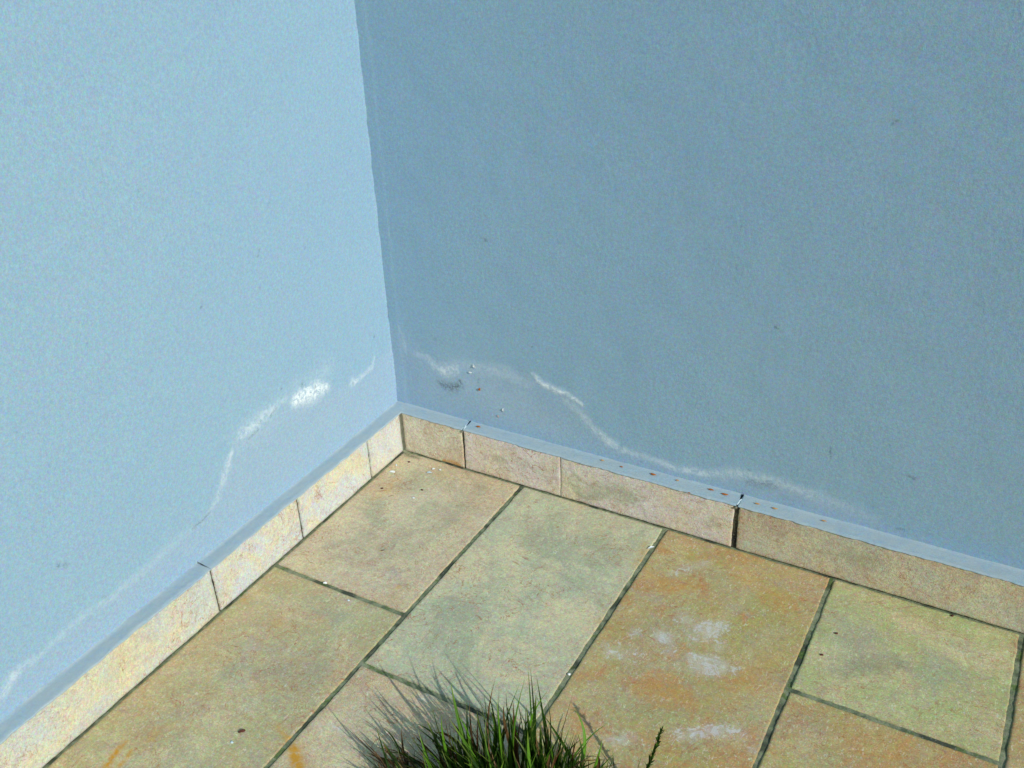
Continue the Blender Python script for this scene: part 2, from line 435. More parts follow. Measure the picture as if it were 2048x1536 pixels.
RUST_F = [[(0.2437, -0.6784, 0.00525, 0.6),
 (0.2698, -0.6902, 0.006, 1.0),
 (0.2945, -0.702, 0.00825, 1.3),
 (0.3202, -0.7231, 0.009, 1.4),
 (0.3414, -0.7433, 0.0075, 1.0)],
 [(0.067, -0.8024, 0.0045, 0.8),
 (0.0686, -0.8194, 0.006, 1.1),
 (0.0728, -0.8366, 0.006, 1.3),
 (0.0803, -0.8564, 0.00675, 1.2)],
 [(0.086, -0.8104, 0.003, 0.7),
 (0.0923, -0.836, 0.00375, 0.9)],
 [(0.0934, -0.7817, 0.009, 0.4),
 (0.1023, -0.7516, 0.0105, 0.3)],
 [(0.2298, -0.3539, 0.00525, 0.7)],
 [(0.1457, -0.288, 0.003, 0.8)],
 [(0.1889, -0.2155, 0.00375, 0.3)],
 [(0.2186, -0.1594, 0.0045, 0.35)],
 [(0.0431, -0.0949, 0.015, 0.25),
 (0.0497, -0.1382, 0.009, 0.35),
 (0.0422, -0.1692, 0.0075, 0.3)],
 [(0.1144, -0.0405, 0.0105, 0.35)],
 [(0.0157, -0.4974, 0.009, 0.45),
 (0.0215, -0.4664, 0.006, 0.3)],
 [(0.1054, -0.5121, 0.0135, 0.3)],
 [(0.0119, -0.5532, 0.0075, 0.3)],
 [(0.5618, -0.0604, 0.0105, 0.4),
 (0.5749, -0.1145, 0.015, 0.45),
 (0.6444, -0.151, 0.015, 0.4),
 (0.6847, -0.1167, 0.015, 0.35)],
 [(0.57, -0.269, 0.012, 0.3)],
 [(0.7364, -0.0622, 0.0195, 0.3),
 (0.8138, -0.0924, 0.0225, 0.3)],
 [(0.698, -0.3695, 0.03, 0.35),
 (0.8026, -0.3372, 0.03, 0.3),
 (0.8348, -0.2199, 0.01875, 0.3)],
 [(0.9776, -0.3182, 0.03, 0.3),
 (1.0781, -0.3229, 0.03, 0.3)],
 [(0.1579, -0.4736, 0.00675, 0.2)],
 [(1.1456, -0.0837, 0.015, 0.15)]]
GRM_F = [[(0.0032, -0.0056, 0.006, 0.8),
 (0.0294, -0.0111, 0.00675, 0.9),
 (0.0465, -0.0108, 0.003, 0.5)],
 [(-0.0092, -0.1073, 0.003, 0.7)],
 [(0.1475, 0.001, 0.00225, 0.4)],
 [(0.9476, -0.1853, 0.0255, 0.28),
 (0.9895, -0.1752, 0.0225, 0.35)],
 [(1.0139, -0.1513, 0.0165, 0.3)],
 [(0.9456, -0.209, 0.015, 0.35)],
 [(0.8959, -0.1282, 0.012, 0.2)],
 [(1.1339, 0.0246, 0.00675, 0.2)],
 [(0.0902, -0.403, 0.015, 0.25)],
 [(0.2028, -0.7128, 0.0045, 0.5)],
 [(0.478, -0.2491, 0.015, 0.15)],
 [(0.624, -0.0749, 0.0075, 0.2)],
 [(0.0814, -0.8098, 0.0015, 0.9)],
 [(0.3929, -0.2429, 0.0075, 0.12)]]

# ------------------------------------------------------------ ground
mesh('ground', [(-60, -60, -.16), (60, -60, -.16), (60, 60, -.16), (-60, 60, -.16)], [(0, 1, 2, 3)], M_LAWN)['kind'] = 'structure'

# ------------------------------------------------------------ walls
def wall_mesh(name, U, Z, place, eff, grm, bead, lift):
    """front face as a fine uneven sheet, closed behind by a coarse box"""
    uu, zz = np.meshgrid(U, Z, indexing='ij')
    d = .0010 * vnoise(uu, zz, 5, 3) + .0004 * vnoise(uu, zz, 23, 4)
    if bead is not None:        # thicker plaster strip beside the corner, ragged edge
        e = bead + .0022 * vnoise(zz, zz * 0, 22, 9) + .001 * vnoise(zz, zz * 0, 90, 10)
        d = d + .0005 * (1 / (1 + np.exp((uu - e) / .0011)))
    else:
        d = d + .0014 * np.exp(-(WY - uu) / .004) * (1 + .8 * vnoise(zz, zz * 0, 40, 12) + .4 * vnoise(zz, zz * 0, 130, 13))
    ef = paint(uu, zz, eff); gm = paint(uu, zz, grm)
    d = d + .0005 * ef * (1 + .7 * vnoise(uu, zz, 120, 5)) 
    P = place(uu, zz, d).reshape(-1, 3)
    F = quads(len(U), len(Z)); nb = len(P)
    ring = []
    nu, nz = len(U), len(Z)
    ring += [i * nz for i in range(nu)]; ring += [(nu - 1) * nz + j for j in range(1, nz)]
    ring += [i * nz + nz - 1 for i in range(nu - 2, -1, -1)]; ring += [j for j in range(nz - 2, 0, -1)]
    ring = np.array(ring)
    back = P[ring].copy()
    ub, zb = uu.reshape(-1)[ring], zz.reshape(-1)[ring]
    back = place(ub, zb, np.full(len(ring), -.22)).reshape(-1, 3)
    P2 = np.vstack([P, back]); m = len(ring); k = np.arange(m); k2 = (k + 1) % m
    side = np.stack([ring[k], nb + k, nb + k2, ring[k2]], -1)
    at = np.concatenate([ef.ravel(), np.zeros(m)]); gt = np.concatenate([gm.ravel(), np.zeros(m)])
    lf = np.concatenate([lift(uu, zz).ravel(), np.zeros(m)])
    o = mesh(name, P2, np.vstack([F, side]), M_WALL, None, dict(eff=at, grm=gt, lift=lf))
    return o

Z = axis(0, .07, 1.02, 2.7, .0021, .15)
def damp(line):
    lx = np.array([p[0] for p in line]); lz = np.array([p[1] for p in line]); s = np.argsort(lx)
    def f(u, z):
        t = np.interp(u, lx[s], lz[s]) - z + .004 * vnoise(u, z, 25, 6)
        return 1 / (1 + np.exp(-t / .0035))
    return f
wl = wall_mesh('rendered_wall', axis(-4., -.97, WY, WY, .0021, .2), Z,
    lambda u, z, d: np.stack([WX + d, u, z], -1), EFF_L, GRM_L, None, damp([(-0.8925, 0.1369), (-0.7929, 0.1438), (-0.6975, 0.1473), (-0.5313, 0.1575), (-0.4688, 0.1756), (-0.4258, 0.2338), (-0.3934, 0.2442), (-0.2986, 0.2454), (-0.2445, 0.2467), (-0.1634, 0.2247), (-0.091, 0.2032), (-0.0266, 0.2185), (0.0452, 0.2198)]))
tag(wl, 'sunlit pale blue rendered wall on the left, with a bright white salt patch above its skirting', 'wall')
wr = wall_mesh('rendered_wall', axis(WX, WX, 1.30, 4.5, .0021, .2), Z,
    lambda u, z, d: np.stack([u, WY - d, z], -1), EFF_R, GRM_R, WX + .024, damp([(-0.0042, 0.2646), (0.0625, 0.2218), (0.1774, 0.231), (0.2901, 0.2375), (0.3947, 0.1989), (0.4415, 0.1338), (0.519, 0.1204), (0.6234, 0.1175), (0.7554, 0.1377), (0.8653, 0.127), (0.9631, 0.1094), (1.0412, 0.0968), (1.1152, 0.0922)]))
tag(wr, 'darker grey-blue rendered wall on the right, crossed by a long wavy salt line', 'wall')

# ------------------------------------------------------------ slabs (floor tiles and skirting tiles)
def slab(U0, U1, V0, V1, res, place, seed, tint, warm, bev=.0022, edge=.0009, deep=.010, grime=.35, fx=None):
    nu = max(2, int((U1 - U0) / res)); nv = max(2, int((V1 - V0) / res))
    ins = .0018
    u = np.concatenate([[U0, U0 + .0004], np.linspace(U0 + ins, U1 - ins, nu), [U1 - .0004, U1]])
    v = np.concatenate([[V0, V0 + .0004], np.linspace(V0 + ins, V1 - ins, nv), [V1 - .0004, V1]])
    uu, vv = np.meshgrid(u, v, indexing='ij')
    du = np.minimum(uu - U0, U1 - uu); dv = np.minimum(vv - V0, V1 - vv); de = np.minimum(du, dv)
    r = np.clip(1 - de / bev, 0, 1)
    d = -.0013 * r ** 2 + .00045 * vnoise(uu, vv, 26, seed) + .00025 * vnoise(uu, vv, 95, seed + 1)
    wob = edge * (vnoise(uu, vv, 45, seed + 2) + .6 * vnoise(uu, vv, 170, seed + 3)) * np.exp(-de / .006)
    pu = uu + wob * np.where(uu - U0 < U1 - uu, 1, -1) * (du < .02)
    pv = vv + wob * np.where(vv - V0 < V1 - vv, 1, -1) * (dv < .02)
    d[0, :] = d[-1, :] = -deep; d[:, 0] = d[:, -1] = -deep
    P = place(pu, pv, d).reshape(-1, 3)
    at = dict(seed=np.full(P.shape[0], seed * 1.37), tint=np.tile(np.array([*tint, 1.]), (P.shape[0], 1)),
              warm=np.full(P.shape[0], warm), eff=np.zeros(P.shape[0]), rust=np.zeros(P.shape[0]),
              grm=(grime * np.exp(-de / .0035)).ravel(), rim=np.exp(-(np.maximum(de, 0) / .05) ** 1.5).ravel())
    if fx: 
        for k, val in fx(uu, vv).items(): at[k] = np.maximum(at[k], val.ravel())
    return P, quads(len(u), len(v)), at

def join(parts):
    V, F, A, off = [], [], {}, 0
    for P, Q, at in parts:
        V.append(P); F.append(Q + off); off += len(P)
        for k, v in at.items(): A.setdefault(k, []).append(v)
    return np.vstack(V), np.vstack(F), {k: np.concatenate(v) for k, v in A.items()}

# floor: running bond of long tiles, joints measured from the corner
G = .0040
floor_fx = lambda u, v: dict(eff=paint(u, v, EFF_F), rust=paint(u, v, RUST_F), grm=paint(u, v, GRM_F))
cols = [(-.0022, X1, [-.403]), (X1, X2, [-.523]), (X2, X3, [-.668]), (X3, X4, [-.273]), (X4, X4 + .297, [-.41])]
for k in range(8): cols.append((X4 + .297 * (k + 1), X4 + .297 * (k + 2), [-.273 - .12 * (k % 4)]))
TINTS = {(0, 0): ((0.64, 0.6, 0.42), 0.28), (0, 1): ((0.47, 0.48, 0.25), 0.36), (1, 0): ((0.5, 0.57, 0.39), 0.12), (1, 1): ((0.58, 0.55, 0.37), 0.32), (2, 0): ((0.44, 0.4, 0.13), 0.85), (2, 1): ((0.43, 0.4, 0.15), 0.8), (3, 0): ((0.44, 0.53, 0.23), 0.22), (3, 1): ((0.45, 0.41, 0.14), 0.75), (4, 0): ((0.47, 0.43, 0.16), 0.8), (4, 1): ((0.5, 0.48, 0.22), 0.6)}
parts = []; sd = 3
for ci, (a, b, js) in enumerate(cols):
    ys = [-.0004] + js
    while ys[-1] > -3.0: ys.append(ys[-1] - .598)
    for ri, (y1, y0) in enumerate(zip(ys[:-1], ys[1:])):
        y0 = max(y0, -3.2); sd += 7
        t, w = TINTS.get((ci, ri), ((.46, .40, .27), .5))
        near = a < 1.3 and y1 > -1.0
        parts.append(slab(a + G, b - G, y0 + G, y1 - (G if y1 < -.01 else .0004), .0024 if near else .03,
            lambda u, v, d: np.stack([u, v, d], -1), sd, t, w, fx=floor_fx if near else None, grime=.30))
V, F, A = join(parts)
fl = mesh('floor', V, F, M_TILE, None, A); tag(fl, kind='structure')
gx = axis(-.01, -.01, 1.25, 3.85, .004, .1); gy = axis(-3.2, -.95, .01, .01, .004, .1)
uu, vv = np.meshgrid(gx, gy, indexing='ij')
gz = -.0026 + .0006 * vnoise(uu, vv, 90, 41) + .0004 * vnoise(uu, vv, 200, 42)
edge_r = np.exp(-np.abs(vv) / .004) * .0034 + np.exp(-np.abs(uu) / .004) * .0034    # mortar pushed up against the skirting
P = np.stack([uu, vv, gz + edge_r + .003 * np.exp(-np.hypot(uu, vv) / .010)], -1).reshape(-1, 3)
mesh('grout', P, quads(len(gx), len(gy)), M_GROUT, fl)
# concrete slab edge under the tiles
def box(x0, x1, y0, y1, z0, z1):
    v = [(x0, y0, z0), (x1, y0, z0), (x1, y1, z0), (x0, y1, z0), (x0, y0, z1), (x1, y0, z1), (x1, y1, z1), (x0, y1, z1)]
    f = [(0, 3, 2, 1), (4, 5, 6, 7), (0, 1, 5, 4), (1, 2, 6, 5), (2, 3, 7, 6), (3, 0, 4, 7)]
    return np.array(v, float), f
v, f = box(-.2, 3.88, -3.23, .2, -.17, -.009); mesh('slab_base', v, f, M_SGROUT, fl, smooth=False)

# ------------------------------------------------------------ skirting
HT = H - .0022
RT = [[(0.0948, 0.0054, 0.003, 0.8), (0.1191, 0.0091, 0.0045, 0.9), (0.1367, 0.0059, 0.00375, 0.8)], [(0.154, 0.0849, 0.00225, 0.6)], [(0.6376, 0.0809, 0.00225, 0.5)], [(0.6139, 0.0926, 0.003, 0.4)]]
LT = [[(0.1311, 0.0466, 0.00225, 0.95)], [(0.1231, 0.0452, 0.00225, 0.8)], [(0.1339, 0.0577, 0.00187, 0.7)], [(0.2815, 0.0608, 0.003, 0.35)]]
def skirt(parent, spans, place, tag_seed, gaps, length, zlift=0):
    for k, (a, b, ga, gb, t, w, dz) in enumerate(spans):
        P, Q, at = slab(a + ga, b - gb, .0012, HT + dz, .0022, place, tag_seed + 5 * k, t, w, bev=.003, edge=.0007, deep=.011, grime=.22,
                        fx=(lambda u, v: dict(rust=paint(u, v, RT if parent is wr else LT),
                            grm=.55 * np.exp(-np.clip(v - .0012, 0, 1) / .0025))))
        mesh('skirting_tile', P, Q, M_TILE, parent, at)
sR = [(.0022, .148, .001, .0018, (.70, .70, .57), .28, .0), (.148, .363, .0022, .0001, (.79, .73, .71), .10, -.0004), (.363, .703, .0001, .0043, (.74, .71, .68), .14, 0),
      (.703, 1.303, .0043, .0015, (.53, .58, .45), .30, .0004)] + [(1.303 + .6 * k, 1.903 + .6 * k, .0015, .0015, (.60, .60, .46), .4, 0) for k in range(4)]
# left skirting runs toward the camera along -y: u is -y
sL = [(.0015, .111, .0012, .0018, (.60, .68, .71), .0, .0003), (.111, .322, .0020, .0016, (.59, .68, .70), .005, -.0004), (.322, .538, .0020, .0020, (.58, .67, .69), .01, .0002), (.538, .942, .002, .0015, (.56, .65, .60), .03, -.0002)] + [
      (.942 + .6 * k, 1.54 + .6 * k, .0015, .0015, (.64, .7, .6), .2, 0) for k in range(4)]
skirt(wr, sR, lambda u, v, d: np.stack([u, -d, v], -1), 60, None, None)
skirt(wl, sL, lambda u, v, d: np.stack([d, -u, v], -1), 140, None, None)
def filler(name, parent, mat, u0, u1, place, z0, z1, dep, back, seed):
    """rough mortar strip standing behind the tile faces"""
    U = np.arange(u0, u1 + .004, .004); Zz = np.linspace(z0, z1, 14)
    a, b = np.meshgrid(U, Zz, indexing='ij')
    d = -dep + .0007 * vnoise(a, b, 140, seed)
    P = place(a, b, d).reshape(-1, 3); F = quads(len(U), len(Zz)).tolist(); n0 = len(P)
    ex = place(np.array([u0, u1, u1, u0]), np.array([z1, z1, z1, z1]), np.array([-dep, -dep, -back, -back]))
    P = np.vstack([P, ex]); F.append([n0, n0 + 1, n0 + 2, n0 + 3])
    return mesh(name, P, F, mat, parent)
pR = lambda u, v, d: np.stack([u, -d, v], -1)
pL = lambda u, v, d: np.stack([d, -u, v], -1)
filler('joint_mortar', wr, M_SGROUT, WX + .002, 3.85, pR, -.004, HT - .001, .0052, WY + .003, 71)
filler('joint_mortar', wl, M_SGROUT, -WY + .002, 3.2, pL, -.004, HT - .001, .0048, -WX + .003, 72)
def open_joint(parent, u, w, place, seed, dep=.0032):
    U = np.linspace(u - w, u + w, 7); Zz = np.linspace(.001, HT - .0015, 48)
    a, b = np.meshgrid(U, Zz, indexing='ij')
    d = -dep + .0009 * vnoise(a, b, 260, seed) + .0006 * vnoise(a, b, 600, seed + 1)
    mesh('open_joint', place(a, b, d).reshape(-1, 3), quads(7, 48), M_DARK, parent)
open_joint(wr, .1482, .0024, pR, 81, .0036); open_joint(wr, .703, .0050, pR, 83, .0030)
open_joint(wl, .1112, .0021, pL, 85, .0038); open_joint(wl, .3218, .0018, pL, 86, .0036); open_joint(wl, .538, .0019, pL, 89, .0036)

U = np.linspace(0, 1, 9); Zz = np.linspace(-.001, HT - .001, 50)
a, b = np.meshgrid(U, Zz, indexing='ij')
wid = .0032 + .0009 * vnoise(b, b * 0, 60, 33) + .0045 * np.exp(-b / .005) + .0012 * np.exp(-(HT - b) / .010)
th = a * math.pi / 2; rr = .35 + .65 * np.abs(np.cos(2 * th))     # concave bead between the two faces
P = np.stack([-.002 + (wid + .002) * rr * np.cos(th), .002 - (wid + .002) * rr * np.sin(th), b], -1).reshape(-1, 3)
mesh('corner_mortar', P, quads(9, 50), M_SGROUT, wl)

# painted plaster ledge on top of the skirting
def ledge(parent, spans, wallpos, place, seed, front):
    for k, (a, b) in enumerate(spans):
        U = np.arange(a, b, .0025); U = np.append(U, b)
        T = np.array([0, .12, .25, .4, .55, .7, .82, .9, .95, .98, 1., 1., 1.])
        a2, t2 = np.meshgrid(U, T, indexing='ij')
        fr = front + .0014 * vnoise(a2, a2 * 0, 60, seed) + .0006 * vnoise(a2, a2 * 0, 190, seed + 7) + .0007 * vnoise(a2, a2 * 0, 14, seed + 1)
        dd = -wallpos - .002 + t2 * (wallpos + .002 + fr)            # depth coordinate measured outwards from the tile face
        zz = H + .0005 * vnoise(a2, t2 * 3, 30, seed + 2) + .0003 * vnoise(a2, t2 * 30, 70, seed + 5)
        zz = zz - .0012 * np.clip((t2 - .88) / .12, 0, 1) ** 2
        fil = np.clip(1 - t2 / .13, 0, 1); zz = zz + (.0022 + .0012 * vnoise(a2, a2 * 0, 35, seed + 3)) * fil ** 2
        zz[:, 11] -= .0016; zz[:, 12] -= .0030
        dd[:, 12] -= .006
        P = place(a2, zz, dd).reshape(-1, 3)
        F = quads(len(U), len(T)).tolist(); n = len(T); m = len(U)
        F.append(list(range(n))); F.append([(m - 1) * n + j for j in range(n - 1, -1, -1)])
        mesh('ledge', P, F, M_WALL, parent, dict(dust=np.full(len(P), .75)))
ledge(wr, [(WX - .002, .1475), (.1487, .7015), (.7046, 3.85)], WY, lambda u, z, d: np.stack([u, -d, z], -1), 91, .0008)
ledge(wl, [(-WY + .0005, .53785), (.53825, 3.2)], -WX, lambda u, z, d: np.stack([d, -u, z], -1), 95, .0012)

# ------------------------------------------------------------ broken mortar at the ledge cracks
def lump(name, c, r, mat, parent=None, seed=0, flat=1., stretch=(1, 1, 1), rot=0., seg=10):
    """irregular little pebble-like solid"""
    V = []; F = []; rg = np.random.default_rng(seed); ph = rg.uniform(0, 6.28, 8)
    for i in range(seg + 1):
        th = math.pi * i / seg
        for j in range(seg * 2):
            a = math.pi * j / seg
            k = 1 + .16 * math.sin(2 * a + ph[0] + th) + .12 * math.sin(3 * a + ph[1]) * math.sin(th) + .10 * math.sin(4 * th + ph[2]) + .07 * math.sin(5 * a + ph[3] + 2 * th)
            x, y, z = (k * r * math.sin(th) * math.cos(a) * stretch[0], k * r * math.sin(th) * math.sin(a) * stretch[1], k * r * math.cos(th) * flat * stretch[2])
            V.append((x * math.cos(rot) - y * math.sin(rot), x * math.sin(rot) + y * math.cos(rot), z))
    m = seg * 2
    for i in range(seg):
        for j in range(m):
            F.append([i * m + j, (i + 1) * m + j, (i + 1) * m + (j + 1) % m, i * m + (j + 1) % m])
    o = mesh(name, V, F, mat, parent); o.location = c; return o
lump('mortar_crumb', (.7030, .012, H - .0012), .0042, M_FLAKEB, wr, 5, .5, (.75, 2.2, 1), 0)
lump('mortar_crumb', (.7020, -.0005, H - .0045), .0030, M_SGROUT, wr, 6, .8, (.9, .9, 1.2), 0)
lump('mortar_crumb', (.1485, .010, H - .0004), .0030, M_FLAKEB, wr, 8, .5, (.8, 2.3, 1), .2)
lump('mortar_crumb', (.1480, -.0010, H - .0050), .0022, M_SGROUT, wr, 9, .8, (1, 1, 1.2), 0)

# ------------------------------------------------------------ litter: husks, flakes, crumbs
def axes_for(face):
    return {'floor': (Vector((1, 0, 0)), Vector((0, 1, 0)), Vector((0, 0, 1))),
            'right': (Vector((1, 0, 0)), Vector((0, 0, 1)), Vector((0, -1, 0))),
            'left': (Vector((0, -1, 0)), Vector((0, 0, 1)), Vector((1, 0, 0)))}[face]
def husk_mesh(L, Wd, T, seed):
    """pointed curled seed husk with a groove"""
    rg = np.random.default_rng(seed); V = []; F = []; n, m = 12, 10
    bend = rg.uniform(-.25, .25)
    for i in range(n + 1):
        t = i / n; s = math.sin(math.pi * min(1, t * 1.02)) ** .7 * (1 - .35 * t)
        for j in range(m):
            a = 2 * math.pi * j / m
            g = 1 - .45 * max(0, math.sin(a)) ** 6
            V.append(((t - .5) * L, s * Wd / 2 * math.cos(a) + bend * Wd * math.sin(math.pi * t), T * .5 + s * T / 2 * math.sin(a) * g))
    for i in range(n):
        for j in range(m): F.append([i * m + j, i * m + (j + 1) % m, (i + 1) * m + (j + 1) % m, (i + 1) * m + j])
    F.append(list(range(m))[::-1]); F.append([n * m + j for j in range(m)]); return V, F
def flake_mesh(L, Wd, T, seed):
    """curled irregular chip of paint, a few tenths of a millimetre thick"""
    rg = np.random.default_rng(seed); n = 9; rings = 4; V = []; F = []
    rr = 1 + rg.uniform(-.28, .22, n); c1, c2 = rg.uniform(.3, .9), rg.uniform(-.3, .3)
    for side in (1, 0):
        V.append((0, 0, .0006 + side * T))
        for k in range(1, rings + 1):
            for j in range(n):
                a = 2 * math.pi * j / n; r = k / rings * rr[j]
                x, y = r * math.cos(a), r * math.sin(a)
                V.append((x * L / 2, y * Wd / 2, .0006 + side * T + Wd * .35 * (c1 * y * y + c2 * x * y)))
    N = 1 + rings * n
    for side in (0, 1):
        o = side * N
        for j in range(n):
            f = [o, o + 1 + j, o + 1 + (j + 1) % n]; F.append(f if side == 0 else f[::-1])
            for k in range(rings - 1):
                a, b = o + 1 + k * n + j, o + 1 + k * n + (j + 1) % n
                f = [a, a + n, b + n, b]; F.append(f if side == 0 else f[::-1])
    for j in range(n):
        a, b = 1 + (rings - 1) * n + j, 1 + (rings - 1) * n + (j + 1) % n; F.append([a, a + N, b + N, b])
    return V, F
